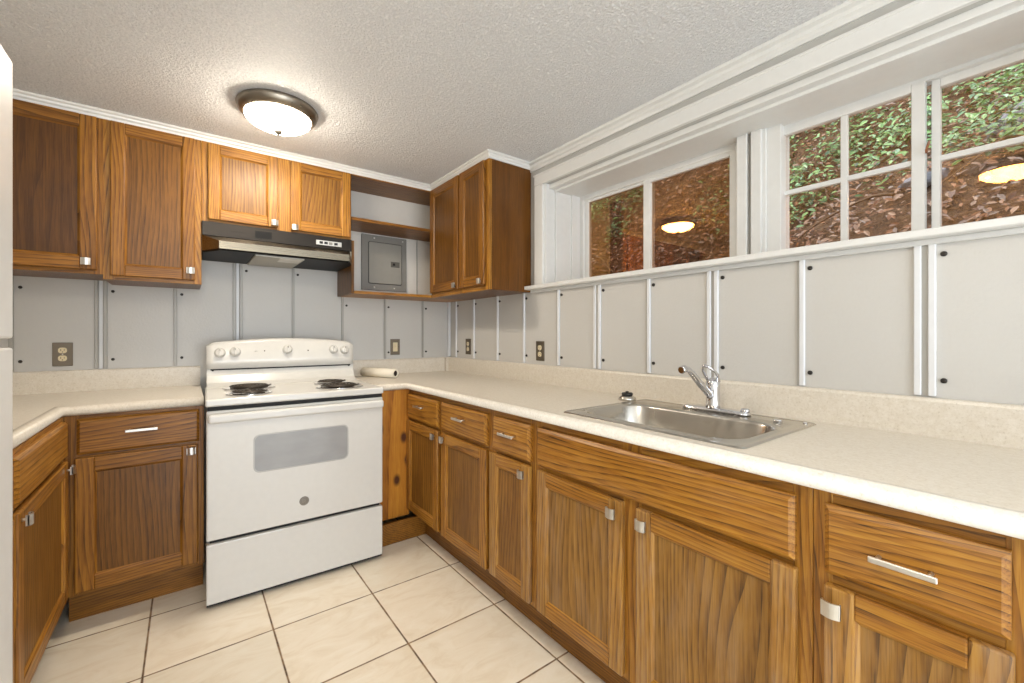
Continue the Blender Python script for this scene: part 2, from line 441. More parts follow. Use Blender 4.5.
# posts between the two windows
k = MB()
k.box((1.880, .850, 1.488), (1.99, .892, 2.047), white_trim, .002)
k.box((1.905, .830, 1.488), (1.99, .852, 2.047), grey_trim)
k.box((1.880, .794, 1.488), (1.99, .834, 2.047), white_trim, .002)
k.box((1.893, .780, 1.488), (1.99, .796, 2.047), white_trim, .002)
k.box((1.903, .728, 1.488), (1.99, .782, 2.047), white_trim, .002)
trim(k)
ZB, ZT = 1.49, 2.047
def pane(name, y0, y1, z0, z1, x, parent, gm=None):
    k = MB(); k.box((x, y0, z0), (x+.004, y1, z1), gm or glass_mat); return k.build(name, parent)
def frame_rect(k, x0, x1, y0, y1, z0, z1, wl, wr, wt, wb, mat, bev=.002):
    """wr: width at low y (right in the photo), wl: at high y"""
    k.box((x0, y1-wl, z0), (x1, y1, z1), mat, bev); k.box((x0, y0, z0), (x1, y0+wr, z1), mat, bev)
    k.box((x0+.0005, y0+wr, z1-wt), (x1-.0005, y1-wl, z1), mat, bev); k.box((x0+.0005, y0+wr, z0), (x1-.0005, y1-wl, z0+wb), mat, bev)
w1 = thing('window_1', 'left sliding window with two clear panes in white frames', 'window', (0,0,0)); w1['kind'] = 'structure'
k = MB(); frame_rect(k, 1.93, 1.985, .892, 1.862, ZB, ZT, .028, .030, .030, .03, white_trim); k.build('window_frame', w1)
k = MB(); frame_rect(k, 1.945, 1.975, 1.360, 1.836, ZB+.03, ZT-.028, .030, .028, .016, .025, white_trim); k.build('sash', w1)
k = MB(); frame_rect(k, 1.935, 1.965, .922, 1.404, ZB+.03, ZT-.028, .042, .027, .022, .025, white_trim); k.build('sash', w1)
pane('pane', 1.386, 1.810, 1.54, 2.005, 1.955, w1, warm_reflection_glass); pane('pane', .946, 1.366, 1.54, 2.0, 1.950, w1, warm_reflection_glass)
w2 = thing('window_2', 'right sliding window with white muntins', 'window', (0,0,0)); w2['kind'] = 'structure'
k = MB(); frame_rect(k, 1.935, 1.985, OPY0+.01, .753, ZB, ZT, .005, .03, .014, .03, white_trim); k.build('window_frame', w2)
k = MB(); frame_rect(k, 1.935, 1.965, .310, .752, ZB+.03, ZT-.010, .021, .034, .028, .025, white_trim)
k.box((1.94, .520, 1.54), (1.962, .541, 2.01), white_trim, .002); k.box((1.941, .34, 1.766), (1.961, .735, 1.784), white_trim, .002)
k.build('sash', w2)
k = MB(); frame_rect(k, 1.955, 1.985, -.18, .298, ZB+.03, ZT-.012, .021, .034, .028, .025, white_trim)
k.box((1.961, -.15, 1.766), (1.981, .28, 1.784), white_trim, .002); k.box((1.96, .055, 1.54), (1.982, .076, 2.01), white_trim, .002)
k.build('sash', w2)
k = MB(); k.tube([(1.932, .306, 1.795), (1.915, .304, 1.797), (1.912, .300, 1.81), (1.930, .30, 1.828)], .0035, plain('rusty_latch', lin(150,96,60), .6), 8); k.build('sash_latch', w2)
pane('pane', .33, .735, 1.54, 2.012, 1.950, w2); pane('pane', -.16, .285, 1.54, 2.012, 1.970, w2)

# ------------------------------------------------------------------ cabinet parts
def door_mesh(w, h, woods, fw=.052, th=.020):
    """local: x 0..w, z 0..h, front at y=-th, back y=0"""
    V, H, P = woods; k = MB(); b = .0045
    k.box((0, -th, 0), (fw, 0, h), V, b, 2); k.box((w-fw, -th, 0), (w, 0, h), V, b, 2)
    k.box((fw-.001, -th+.0003, h-fw), (w-fw+.001, 0, h-.0003), H, b*.8, 2); k.box((fw-.001, -th+.0003, .0003), (w-fw+.001, 0, fw), H, b*.8, 2)
    # small moulded slope inside the frame
    i0, i1 = fw-.001, .0075
    x0, x1, z0, z1 = fw-.001, w-fw+.001, fw-.001, h-fw+.001; s = .008
    vo = [(x0,-th+.003,z0),(x1,-th+.003,z0),(x1,-th+.003,z1),(x0,-th+.003,z1)]
    vi = [(x0+s,-th+.010,z0+s),(x1-s,-th+.010,z0+s),(x1-s,-th+.010,z1-s),(x0+s,-th+.010,z1-s)]
    for a in range(4):
        c_ = (a+1) % 4; k.faces([vo[a], vo[c_], vi[c_], vi[a]], [(0,1,2,3)], H if a % 2 == 0 else V)
    k.box((x0, -th+.010, z0), (x1, -.004, z1), P)
    return k
def knob(parent, x, z, y=-.020):
    k = MB()
    k.lathe([(.0055, 0), (.0045, -.006), (.0045, -.016)], nickel, (x, y, z), 'y', 12)
    prof = []                                                   # slightly bowed square plate with rolled ends
    n_ = 8; W = .0165; Hh = .0155
    pts = [(-W + 2*W*i/n_, -.018 - .0055*math.cos(PI*(-1+2*i/n_)/2)) for i in range(n_+1)]
    poly = pts + [(a, b+.0035) for a, b in reversed(pts)]
    poly = [(x+a, y+b) for a, b in poly]
    k.prism(poly, z-Hh, z+Hh, nickel, 'xy')
    k.box((x-W, y-.019, z-Hh), (x-W+.003, y-.010, z+Hh), nickel, .0008); k.box((x+W-.003, y-.019, z-Hh), (x+W, y-.010, z+Hh), nickel, .0008)
    o = k.build('knob', parent); return o
def pull(parent, x, z, L=.105, y=-.020):
    k = MB()
    k.box((x-L/2, y-.028, z-.0055), (x+L/2, y-.022, z+.0055), nickel, .0015)
    for sx in (-1, 1): k.lathe([(.004, 0), (.004, -.023)], nickel, (x+sx*L*.38, y, z), 'y', 10)
    return k.build('handle', parent)
def add_door(cab, x0, x1, z0, z1, woods, knobs=(), fw=.052):
    o = door_mesh(x1-x0, z1-z0, woods, fw).build('door', cab); o.location = (x0, 0, z0)
    for kx, kz in knobs: knob(o, kx-x0, kz-z0)
    return o
def add_drawer(cab, x0, x1, z0, z1, woods, pull_at=None, L=.10, name='drawer'):
    k = MB(); t = bmesh.new(); w, h = x1-x0, z1-z0; th = .020; c_ = .010
    A = [(0,0,0),(w,0,0),(w,0,h),(0,0,h)]; B = [(0,-th+.009,0),(w,-th+.009,0),(w,-th+.009,h),(0,-th+.009,h)]
    D = [(c_,-th,c_),(w-c_,-th,c_),(w-c_,-th,h-c_),(c_,-th,h-c_)]
    k.loft([A, B, D], woods[1], True, True, False)
    o = k.build(name, cab); o.location = (x0, 0, z0)
    if pull_at: pull(o, pull_at[0]-x0, pull_at[1]-z0, L)
    return o
def body(cab, w, d, z0, z1, woods, side=None, name='carcass'):
    k = MB(); k.box((0, .0195, z0), (w, d, z1), side or woods[2], .001); return k.build(name, cab)
def face_frame(cab, w, z0, z1, stiles, rails, woods):
    """front at y=0, 20 mm thick; stiles: (x0,x1), rails: (z0,z1)"""
    k = MB(); st = sorted(stiles)
    for a, b in st: k.box((a, 0, z0), (b, .020, z1), woods[0], .001)
    for (a, b), (c_, d) in zip(st, st[1:]):
        for p, q in rails: k.box((b, .0006, p), (c_, .020, q), woods[1])
    k.box((.002, .012, z0+.002), (w-.002, .0198, z1-.002), dark_void)
    return k.build('face_frame', cab)
def toe(cab, w, mat, rec=.08, h=.150, d=.5, x0=0.0):
    k = MB(); k.box((x0, rec, 0), (w, d, h), mat, .001); return k.build('toe_kick', cab)

# right-hand base run: local x = distance from ymax towards the camera
XF = 1.070
def right_cab(y1, y0, label):
    return thing('base_cabinet', label, 'cabinet', (XF, y1, 0), -PI/2, 'base cabinets under the right worktop')
def ry(y1, y): return y1-y
ZD0, ZD1, ZR0, ZR1, ZTOP = .160, .690, .7055, .848, .874
# A: two doors next to the stove corner
Y1, Y0 = 2.462, 1.575
c1 = right_cab(Y1, Y0, 'two-door oak base cabinet in the corner, with a knotty pine end facing the camera')
body(c1, Y1-Y0, .585, .148, ZTOP, WOODS['std'])
face_frame(c1, Y1-Y0, .148, ZTOP, [(0, .035), (ry(Y1, 2.048), ry(Y1, 2.001)), (ry(Y1, 1.59), Y1-Y0)], [(.148, .175), (.675, .72), (.838, ZTOP)], WOODS['std'])
add_drawer(c1, ry(Y1, 2.430), ry(Y1, 2.044), ZR0, ZR1, WOODS['std'], (ry(Y1, 2.245), .792), .095)
add_drawer(c1, ry(Y1, 2.005), ry(Y1, 1.585), ZR0, ZR1, WOODS['std'], (ry(Y1, 1.80), .793), .095)
add_door(c1, ry(Y1, 2.445), ry(Y1, 2.044), ZD0, ZD1, WOODS['std'], [(ry(Y1, 2.078), .660)])
add_door(c1, ry(Y1, 2.005), ry(Y1, 1.585), ZD0, ZD1, WOODS['std'], [(ry(Y1, 1.975), .662)])
toe(c1, Y1-Y0, dark_h)
k = MB(); k.box((.000, -.218, .118), (.019, -.0005, ZTOP), pine, .001); k.build('end_panel', c1)
k = MB(); k.box((.060, -.218, 0), (.078, .08, .118), dark_h, .001); k.build('plinth', c1)
# B: narrow one
Y1, Y0 = 1.574, 1.262
c2 = right_cab(Y1, Y0, 'narrow oak base cabinet with one door, just left of the sink cabinet')
body(c2, Y1-Y0, .585, .148, ZTOP, WOODS['std'])
face_frame(c2, Y1-Y0, .148, ZTOP, [(0, .045), (ry(Y1, 1.297), Y1-Y0)], [(.148, .175), (.675, .72), (.838, ZTOP)], WOODS['std'])
add_drawer(c2, ry(Y1, 1.532), ry(Y1, 1.283), ZR0, ZR1, WOODS['std'], (ry(Y1, 1.408), .790), .10)
add_door(c2, ry(Y1, 1.558), ry(Y1, 1.283), ZD0, ZD1, (worn_v, oak_h, oak_p), [(ry(Y1, 1.318), .655)])
toe(c2, Y1-Y0, dark_h)
# C: sink cabinet
Y1, Y0 = 1.261, .347
c3 = right_cab(Y1, Y0, 'wide oak sink cabinet with a long false drawer front above two worn doors')
k = MB(); k.box((0, .0195, .148), (Y1-Y0, .585, .70), oak_p, .001); k.box((0, .0195, .70), (.018, .585, ZTOP), oak_p); k.box((Y1-Y0-.018, .0195, .70), (Y1-Y0, .585, ZTOP), oak_p); k.build('carcass', c3)
face_frame(c3, Y1-Y0, .148, ZTOP, [(0, .035), (ry(Y1, .848), ry(Y1, .782)), (ry(Y1, .385), Y1-Y0)], [(.148, .175), (.675, .72), (.838, ZTOP)], WOODS['std'])
add_drawer(c3, ry(Y1, 1.240), ry(Y1, .377), ZR0, ZR1, WOODS['std'], None, name='drawer_front')
add_door(c3, ry(Y1, 1.238), ry(Y1, .840), ZD0, ZD1, WOODS['worn'], [(ry(Y1, .872), .652)])
add_door(c3, ry(Y1, .790), ry(Y1, .373), ZD0, ZD1, (worn_v, oak_h, worn_p), [(ry(Y1, .762), .652)])
toe(c3, Y1-Y0, dark_h)
# D: drawer and door at the right edge of the photo
Y1, Y0 = .346, .020
c4 = right_cab(Y1, Y0, 'oak base cabinet with a wide bar pull drawer, nearest the camera')
body(c4, Y1-Y0, .585, .148, ZTOP, WOODS['std'])
face_frame(c4, Y1-Y0, .148, ZTOP, [(0, .035), (ry(Y1, .075), Y1-Y0)], [(.148, .175), (.675, .72), (.838, ZTOP)], WOODS['std'])
add_drawer(c4, ry(Y1, .322), ry(Y1, .068), ZR0, ZR1, WOODS['std'], (ry(Y1, .196), .776), .095)
add_door(c4, ry(Y1, .322), ry(Y1, .064), ZD0, ZD1-.006, (worn_v, oak_h, worn_p), [(ry(Y1, .305), .645)])
toe(c4, Y1-Y0, dark_h)
# E: carries on past the frame
Y1, Y0 = .019, -.60
c5 = right_cab(Y1, Y0, 'oak base cabinet past the right edge of the photo, only its edge stile in view')
body(c5, Y1-Y0, .585, .148, ZTOP, WOODS['std'])
face_frame(c5, Y1-Y0, .148, ZTOP, [(0, .035), (.58, Y1-Y0)], [(.148, .175), (.675, .72), (.838, ZTOP)], WOODS['std'])
add_drawer(c5, .03, .59, ZR0, ZR1, WOODS['std'], (.31, .776), .10)
add_door(c5, .03, .59, ZD0, ZD1, WOODS['worn'], [(.06, .65)])
toe(c5, Y1-Y0, dark_h)

# base cabinet left of the stove
c6 = thing('base_cabinet', 'brown oak base cabinet between the stove and the left corner, facing the camera', 'cabinet', (-.392, 2.440, 0), 0)
W6 = .455
body(c6, W6, .585, .148, ZTOP, WOODS['dark'])
face_frame(c6, W6, .148, ZTOP, [(0, .045), (W6-.03, W6)], [(.148, .175), (.675, .72), (.838, ZTOP)], WOODS['dark'])
add_drawer(c6, .040, .438, .716, .860, WOODS['dark'], (.240, .797), .105)
add_door(c6, .034, .433, .163, .702, WOODS['dark'], [(.408, .678)], .058)
toe(c6, W6, dark_h, .105)
# left run
c7 = thing('base_cabinet', 'oak base cabinet on the left wall beside the refrigerator', 'cabinet', (-.390, 1.150, 0), PI/2)
W7 = 1.288
body(c7, W7, .585, .148, ZTOP, WOODS['std'])
face_frame(c7, W7, .148, ZTOP, [(0, .04), (.575, .625), (W7-.045, W7)], [(.148, .175), (.675, .72), (.845, ZTOP)], WOODS['std'])
add_drawer(c7, .619, 1.243, .718, .858, WOODS['std'])
add_door(c7, .619, 1.246, .163, .703, WOODS['std'], [(.645, .678), (1.222, .672)])
add_drawer(c7, .03, .585, .718, .858, WOODS['std'])
add_door(c7, .03, .585, .163, .703, WOODS['std'], [(.058, .678)])
toe(c7, W7-.15, dark_h, .08)

# ------------------------------------------------------------------ countertops
NOSE = [(0,.914),(.016,.9145),(.024,.911),(.029,.904),(.030,.895),(.030,.886),(.027,.879),(.020,.876),(0,.876)]
def splash(k, path):
    k.sweep(path, [(0,.905),(.020,.905),(.020,1.012),(.017,1.019),(.011,1.022),(0,1.022)], laminate)
# right L ; nosing path travels so that its right-hand side is the room side
SX0, SX1, SY0, SY1 = 1.130, 1.500, .530, 1.125      # hole for the sink
k = MB()
ex, ey = 1.07, 2.445        # line 30 mm behind the front edges
k.sweep([(.862, ey), (ex, ey), (ex, -.62)], NOSE, laminate, True)
def slab(x0, x1, y0, y1): k.box((x0, y0, .876), (x1, y1, .914), laminate)
slab(.862, ex, ey, YW-.001); slab(ex, XW-.001, SY1, YW-.001)
slab(ex, SX0, SY0, SY1); slab(SX1, XW-.001, SY0, SY1); slab(ex, XW-.001, -.62, SY0)
k2 = k
splash(k, [(.862, YW), (XW-.001, YW), (XW-.001, -.62)])
k.box((XW-.052, YW-.0235, .914), (XW-.049, YW-.019, 1.02), plain('splash_seam', lin(150,124,88), .6))
ct = k.build('countertop'); tag(ct, 'beige speckled laminate worktop with rolled edge, running from the stove along the right wall', 'countertop')
k = MB()
ex2, ey2 = -.415, 2.445
k.sweep([(ex2, 1.145), (ex2, ey2), (.062, ey2)], NOSE, laminate, True)
k.box((XL+.001, 1.145, .876), (ex2, YW-.001, .914), laminate); k.box((ex2, ey2, .876), (.062, YW-.001, .914), laminate)
splash(k, [(XL+.001, 1.145), (XL+.001, YW), (.062, YW)])
ct2 = k.build('countertop'); tag(ct2, 'beige laminate worktop left of the stove, bending along the left wall', 'countertop')

# ------------------------------------------------------------------ sink and fittings
sk = thing('sink', 'single bowl stainless steel drop-in sink set into the worktop', 'sink', (1.345, .815, .914))
def rr3(x0, x1, y0, y1, r, z): return [(a, b, z) for a, b in rrect(x0, x1, y0, y1, r, 8)]
k = MB()
X0, X1, YA, YB = -.248, .252, -.312, .336
bx0, bx1, by0, by1 = -.203, .112, -.268, .290
k.loft([rr3(X0, X1, YA, YB, .018, .0006), rr3(X0+.003, X1-.003, YA+.003, YB-.003, .018, .0045), rr3(X0+.012, X1-.012, YA+.012, YB-.012, .018, .0025), rr3(bx0-.016, bx1+.016, by0-.016, by1+.016, .092, .0025), rr3(bx0-.011, bx1+.011, by0-.011, by1+.011, .089, .0055),
        rr3(bx0-.006, bx1+.006, by0-.006, by1+.006, .085, .0055), rr3(bx0, bx1, by0, by1, .08, -.004), rr3(bx0+.012, bx1-.012, by0+.012, by1-.012, .075, -.10),
        rr3(bx0+.03, bx1-.03, by0+.03, by1-.03, .06, -.15), rr3(bx0+.06, bx1-.06, by0+.06, by1-.06, .04, -.158)], steel, True, False)
cx_, cy_ = (bx0+bx1)/2, (by0+by1)/2
k.loft([rr3(bx0+.06, bx1-.06, by0+.06, by1-.06, .04, -.158), rr3(cx_-.04, cx_+.04, cy_-.04, cy_+.04, .0399, -.161)], steel, True, False)
k.build('basin', sk)
k = MB(); k.lathe([(.042, -.160), (.040, -.158), (.032, -.162), (.012, -.166), (.001, -.166)], chrome, (cx_, cy_, 0), 'z', 24); k.build('drain', sk)
k = MB(); k.lathe([(.014, .0035), (.014, .006), (.008, .009), (.001, .0095)], chrome, (.20, -.215, 0), 'z', 16); k.build('hole_cover', sk)
k = MB(); k.lathe([(.007, .0035), (.006, .006), (.001, .0065)], chrome, (.225, -.285, 0), 'z', 12); k.build('rim_clip', sk)
fa = thing('faucet', 'chrome single lever kitchen faucet on the back ledge of the sink', 'faucet', (1.560, .818, .918))
k = MB()
k.loft([rr3(-.028, .028, -.125, .125, .027, 0), rr3(-.029, .029, -.126, .126, .028, .005), rr3(-.022, .022, -.118, .118, .0215, .011), rr3(-.018, .018, -.10, .10, .0175, .013)], chrome)
k.build('base_plate', fa)
k = MB(); k.lathe([(.0265, .010), (.0245, .02), (.024, .075), (.025, .09), (.0235, .105), (.016, .119), (.001, .123)], chrome, (0, .008, 0), 'z', 24); k.build('body', fa)
k = MB(); k.tube([(-.004, .008, .045), (-.04, .008, .070), (-.09, .008, .105), (-.14, .008, .143), (-.165, .008, .158), (-.185, .008, .161), (-.197, .008, .160)], [.013, .013, .0125, .0115, .0105, .010, .010], chrome, 14); 
k.build('spout', fa)
k = MB(); k.tube([(-.189, .008, .163), (-.207, .008, .160), (-.211, .008, .1595)], [.0135, .0135, .011], chrome, 16); k.build('spray_head', fa)
k = MB()
k.tube([(.004, .024, .100), (-.012, .030, .128), (-.034, .028, .150), (-.052, .018, .164), (-.062, .008, .169), (-.056, -.004, .165), (-.040, -.014, .152), (-.018, -.018, .136), (.000, -.014, .110)], [.007, .0065, .006, .0055, .006, .0055, .0055, .006, .007], chrome, 10)
k.build('lever_handle', fa)
k = MB(); k.lathe([(.014, 0), (.016, .006), (.013, .012), (.001, .014)], chrome, (0, -.108, .010), 'z', 18); k.build('ledge_cap', fa)
bs = thing('basket_strainer', 'metal sink strainer with a black rubber top, standing on the worktop by the sink', 'strainer', (1.533, 1.195, .9142))
k = MB(); k.lathe([(.036, 0), (.0385, .004), (.036, .012), (.024, .021), (.001, .022)], steel, (0,0,0), 'z', 28); k.build('cup', bs)
k = MB(); k.lathe([(.022, .021), (.025, .026), (.022, .032), (.008, .033), (.007, .038), (.001, .039)], black_plastic, (0,0,0), 'z', 24); k.build('rubber_stopper', bs)
# paper tube
a, b = Vector((.968, 2.965, .9452)), Vector((1.095, 2.715, .9452))
k = MB(); d = (b-a).normalized(); sx_ = d.cross(Vector((0,0,1))); L = (b-a).length
def ring(t, r): return [a + d*t + r*(math.cos(2*PI*i/24)*sx_ + math.sin(2*PI*i/24)*Vector((0,0,1))) for i in range(24)]
k.loft([ring(0, .018), ring(0, .0305), ring(L, .0305), ring(L, .018), ring(0, .018)], tube_mat, True, False)
k.loft([ring(.002, .0185), ring(L-.004, .0185)], dark_void, True, True)
o = k.build('paper_roll'); tag(o, 'small white paper roll lying on the worktop right of the stove', 'paper roll')

# ------------------------------------------------------------------ stove
st = thing('electric_stove', 'white freestanding electric range with coil burners between the two worktops', 'stove', (.067, 2.280, 0), math.radians(-1.6))
SW = .772
k = MB()
k.box((.004, .045, .045), (SW-.004, .66, .905), enamel_side, .003); k.build('body', st)
k = MB(); k.box((.012, .020, .050), (SW-.012, .05, .88), gap_black); k.build('inner_frame', st)
for fx in (.05, SW-.05):
    for fy in (.07, .6):
        k = MB(); k.lathe([(.018, 0), (.018, .012), (.008, .014), (.008, .05)], black_plastic, (fx, fy, 0), 'z', 14); k.build('foot', st)
# drawer
k = MB(); k.box((0, .002, .022), (SW, .045, .284), enamel, .006, 3)
k.box((.30, .000, .276), (.50, .01, .2835), enamel_side, .001)
dr = k.build('storage_drawer', st)
k = MB(); k.box((.001, .012, .012), (SW-.001, .06, .022), gap_black); k.build('floor_shade_strip', st)  # black strip standing in for the shade under the drawer
# oven door with window opening
dz0, dz1 = .300, .866
k = MB(); k.box((0, .0, dz0), (SW, .045, dz1), enamel, .007, 3); dd = k.build('oven_door', st)
wx0, wx1, wz0, wz1 = .180, .590, .570, .738
def rrxz(x0, x1, z0, z1, r, y): return [(p, y, q) for p, q in rrect(x0, x1, z0, z1, r, 6)]
k = MB()
k.loft([rrxz(wx0-.004, wx1+.004, wz0-.004, wz1+.004, .026, .001), rrxz(wx0-.003, wx1+.003, wz0-.003, wz1+.003, .026, -.0015), rrxz(wx0, wx1, wz0, wz1, .023, -.0008)], plain('window_border', lin(170,168,164), .3), True, False)
k.build('window_border', dd)
n = NT('oven_window'); v = n.obj()
ns = n.noise(n.mapping(v, scale=(3, 1, 5)), 3, 4)
n.l(n.ramp(ns.outputs[0], [(.3, lin(146,146,146)), (.7, lin(156,156,155))]), n.b.inputs['Base Color']); n.setp(Roughness=.15)
k = MB(); k.loft([rrxz(wx0+.001, wx1-.001, wz0+.001, wz1-.001, .023, .001), rrxz(wx0+.001, wx1-.001, wz0+.001, wz1-.001, .023, -.0006)], n.m); k.build('door_window', dd)
k = MB()
k.box((.006, -.042, .815), (SW-.006, -.016, .855), enamel, .011, 4)
k.box((.010, -.03, .822), (.030, .004, .849), enamel, .003); k.box((SW-.030, -.03, .822), (SW-.010, .004, .849), enamel, .003)
k.build('handle', dd)
k = MB(); k.lathe([(.0215, .0005), (.0215, -.0012), (.020, -.0022), (.001, -.0024)], logo_mat, (.387, 0, .395), 'y', 28)
lg = k.build('badge', dd)
k = MB()
gm = plain('badge_script', lin(158,152,142), .35, .4)
k.tube([(.387+.0165*math.cos(t), -.0027, .395+.0165*math.sin(t)) for t in [2*PI*i/28 for i in range(28)]], .0006, gm, 5, True)
gp = [(-.002,.008),(-.006,.009),(-.009,.004),(-.009,-.004),(-.005,-.008),(-.001,-.005),(-.001,.0),(-.004,.0)]
k.tube([(.387+a_, -.0027, .395+b_) for a_, b_ in gp], .0009, gm, 5)
ep = [(.009,.006),(.006,.009),(.002,.006),(.005,.001),(.002,-.003),(.005,-.008),(.009,-.005)]
k.tube([(.387+a_, -.0027, .395+b_) for a_, b_ in ep], .0009, gm, 5)
k.build('monogram', lg)
# cooktop
k = MB(); k.box((-.004, -.004, .884), (SW+.004, .56, .918), enamel, .008, 3); ctp = k.build('cooktop', st)
k = MB(); k.box((.004, .003, .867), (SW-.004, .05, .884), gap_black); k.build('vent_gap', st)
# backguard
prof = [(.46, .917), (.50, .922), (.535, .940), (.557, .975), (.565, 1.012), (.64, 1.012), (.66, .93), (.66, .90)]
k = MB(); k.prism(prof, .003, SW-.003, enamel, 'yz'); bgd = k.build('backguard', st)
k = MB(); k.box((.02, .560, 1.005), (SW-.02, .60, 1.0125), gap_black); k.build('backguard_shadow_line', st)  # shadow line below the control panel, put in as a black strip
k = MB()
NX = 24; rings = []
for i in range(NX+1):
    u_ = i/NX; x = .002 + (SW-.004)*u_
    zt = 1.153 + .026*(1-(2*u_-1)**2); e = .012*max(0, (abs(2*u_-1)-.96)/.04)
    rings.append([(x, .548+e*.4, 1.013), (x, .556+e*.4, 1.06), (x, .566, zt-.018-e), (x, .574, zt-.005-e), (x, .588, zt-e), (x, .62, zt-.004-e), (x, .64, zt-.02-e), (x, .645, 1.013)])
k.loft(rings, enamel, True, True, True); cp = k.build('control_panel', st)
for kx, kz in [(.062, 1.100), (.132, 1.104), (.392, 1.112), (.650, 1.108), (.716, 1.104)]:
    k = MB(); k.lathe([(.0265, 0), (.0265, -.006), (.0225, -.010), (.0205, -.022), (.017, -.0245), (.001, -.025)], enamel, (0,0,0), 'y', 28)
    k.box((-.0055, -.033, -.020), (.0055, -.012, .022), enamel, .003, 2)
    o = k.build('knob', cp); o.location = (kx, .562, kz)
    o.rotation_euler = (math.radians(-8), random.uniform(-.1, .1), 0)
    k = MB(); k.box((-.0015, -.0345, .006), (.0015, -.0325, .019), logo_mat); k.build('pointer', o)
for kx, kz in [(.275, 1.107), (.505, 1.105)]:
    k = MB(); k.lathe([(.0035, .002), (.0035, -.003), (.001, -.004)], plain('indicator_lamp', lin(60,40,34), .3), (kx, .5615, kz), 'y', 12); k.build('indicator_light', cp)
k = MB()
em = plain('panel_emblem', lin(196,192,186), .35)
k.lathe([(.008, .002), (.008, -.0012), (.001, -.0014)], em, (.233, .5615, 1.103), 'y', 20); k.build('emblem', cp)
for px, pz in ((.03, 1.0085), (SW-.03, 1.0085)):
    k = MB(); k.lathe([(.005, 0), (.005, -.006)], gap_black, (px, .562, pz-.003), 'y', 10); k.build('vent_hole', st)
def burner(x, y, r, turns):
    e = bpy.data.objects.new('burner', None)
    k = MB(); k.lathe([(r+.022, .0), (r+.024, .003), (r+.020, .0045), (r+.008, .002), (r*.7, -.004), (r*.3, -.005), (.004, -.005)], chrome, (0,0,0), 'z', 40)
    pan = k.build('drip_pan', st); pan.location = (x, y, .9185)
    k = MB(); N = 26*turns; pts = []
    for i in range(N+1):
        t_ = i/N; rr_ = .018 + (r-.018)*t_; an = 2*PI*turns*t_
        pts.append((rr_*math.cos(an), rr_*math.sin(an), .012))
    k.tube(pts, .0038, coil_mat, 8)
    for a_ in (0, 2*PI/3, 4*PI/3):
        k.box((0, -.0015, .002), (r+.004, .0015, .009), coil_mat, rot=Matrix.Rotation(a_+.5, 4, 'Z'))
    k.lathe([(.014, .004), (.015, .012), (.001, .013)], steel, (0,0,0), 'z', 16)
    co = k.build('coil', pan)
    bpy.data.objects.remove(e)
burner(.170, .135, .074, 4); burner(.190, .385, .096, 5); burner(.598, .385, .074, 4); burner(.590, .155, .096, 5)

# ------------------------------------------------------------------ wall cabinets
YF = 2.735
def upper(label, x0, w, z0, z1=2.2, woods='std', d=.3095, side=None):
    t_ = thing('wall_cabinet', label, 'cabinet', (x0, YF, z0), 0, 'wall cabinets on the back wall')
    return t_
u1 = upper('brown oak wall cabinet at the far left with a dark panel door', XL+.002, .709, 1.478)
Hc = 2.2-1.478
body(u1, .709, .3085, .0, Hc, WOODS['dark'], side_d); face_frame(u1, .709, 0, Hc, [(0, .05), (.675, .709)], [(0, .03), (Hc-.02, Hc)], WOODS['dark'])
add_door(u1, .30, .690, .018, Hc-.004, WOODS['deep'], [(.655, .052)], .058)
u2 = upper('tall brown oak wall cabinet left of the range hood', -.310, .371, 1.458)
Hc = 2.2-1.458
body(u2, .371, .3085, 0, Hc, WOODS['dark'], side_d); face_frame(u2, .371, 0, Hc, [(0, .04), (.335, .371)], [(0, .03), (Hc-.02, Hc)], WOODS['std'])
add_door(u2, .026, .344, .018, Hc-.004, WOODS['dark'], [(.325, .064)])
u3 = upper('short oak wall cabinet with two doors above the range hood', .062, .752, 1.786)
Hc = 2.2-1.786
body(u3, .752, .3085, 0, Hc, WOODS['std'], side_d); face_frame(u3, .752, 0, Hc, [(0, .03), (.335, .425), (.735, .752)], [(0, .03), (Hc-.02, Hc)], WOODS['std'])
add_door(u3, .026, .348, .013, Hc-.006, WOODS['std'], [(.328, .036)])
add_door(u3, .412, .745, .013, Hc-.006, WOODS['std'], [(.430, .026)])
# open shelf unit
sh = thing('open_shelf', 'open oak shelf unit around the grey breaker panel, between hood and corner cabinet', 'shelf', (.815, YF, 1.457))
k = MB(); k.box((0, 0, 0), (.018, .3085, .329), dark_p, .001); k.build('side_panel', sh)
k = MB(); k.box((.018, .0005, .0), (.855, .3085, .018), oak_h, .001); k.build('bottom_board', sh)
k = MB(); k.box((.0005, 0, .458), (.855, .298, .477), dark_h, .001); k.build('shelf_board', sh)
k = MB(); k.box((.0005, 0, .735), (.855, .298, .743), dark_h, .001); k.box((.0005, 0, .7), (.003, .298, .743), dark_h); k.build('top_board', sh)
k = MB(); k.box((.018, .299, .018), (.855, .3075, .743), white_board)
k.box((.570, .292, .019), (.577, .2992, .457), grey_trim); k.box((.018, .293, .44), (.855, .299, .457), white_board, .001)
k.build('back_panel', sh)
bp = thing('breaker_panel', 'grey metal breaker panel with a latch door on the back wall inside the open shelf', 'breaker panel', (.970, 3.0325, 1.515))
k = MB(); k.box((0, -.016, 0), (.330, .0, .390), grey_paint, .002); k.build('cover', bp)
k = MB()
k.loft([rrxz(.045, .292, .045, .342, .014, -.0155), rrxz(.045, .292, .045, .342, .014, -.020)], gap_black)
k.loft([rrxz(.048, .289, .048, .339, .012, -.016), rrxz(.048, .289, .048, .339, .012, -.0225), rrxz(.052, .285, .052, .335, .010, -.024)], grey_paint2)
bd = k.build('door', bp)
k = MB(); k.box((.206, -.0265, .172), (.272, -.0235, .212), plain('latch_grey', lin(96,94,88), .4), .002); k.box((.220, -.028, .184), (.238, -.0262, .201), black_plastic); lt = k.build('latch', bd)
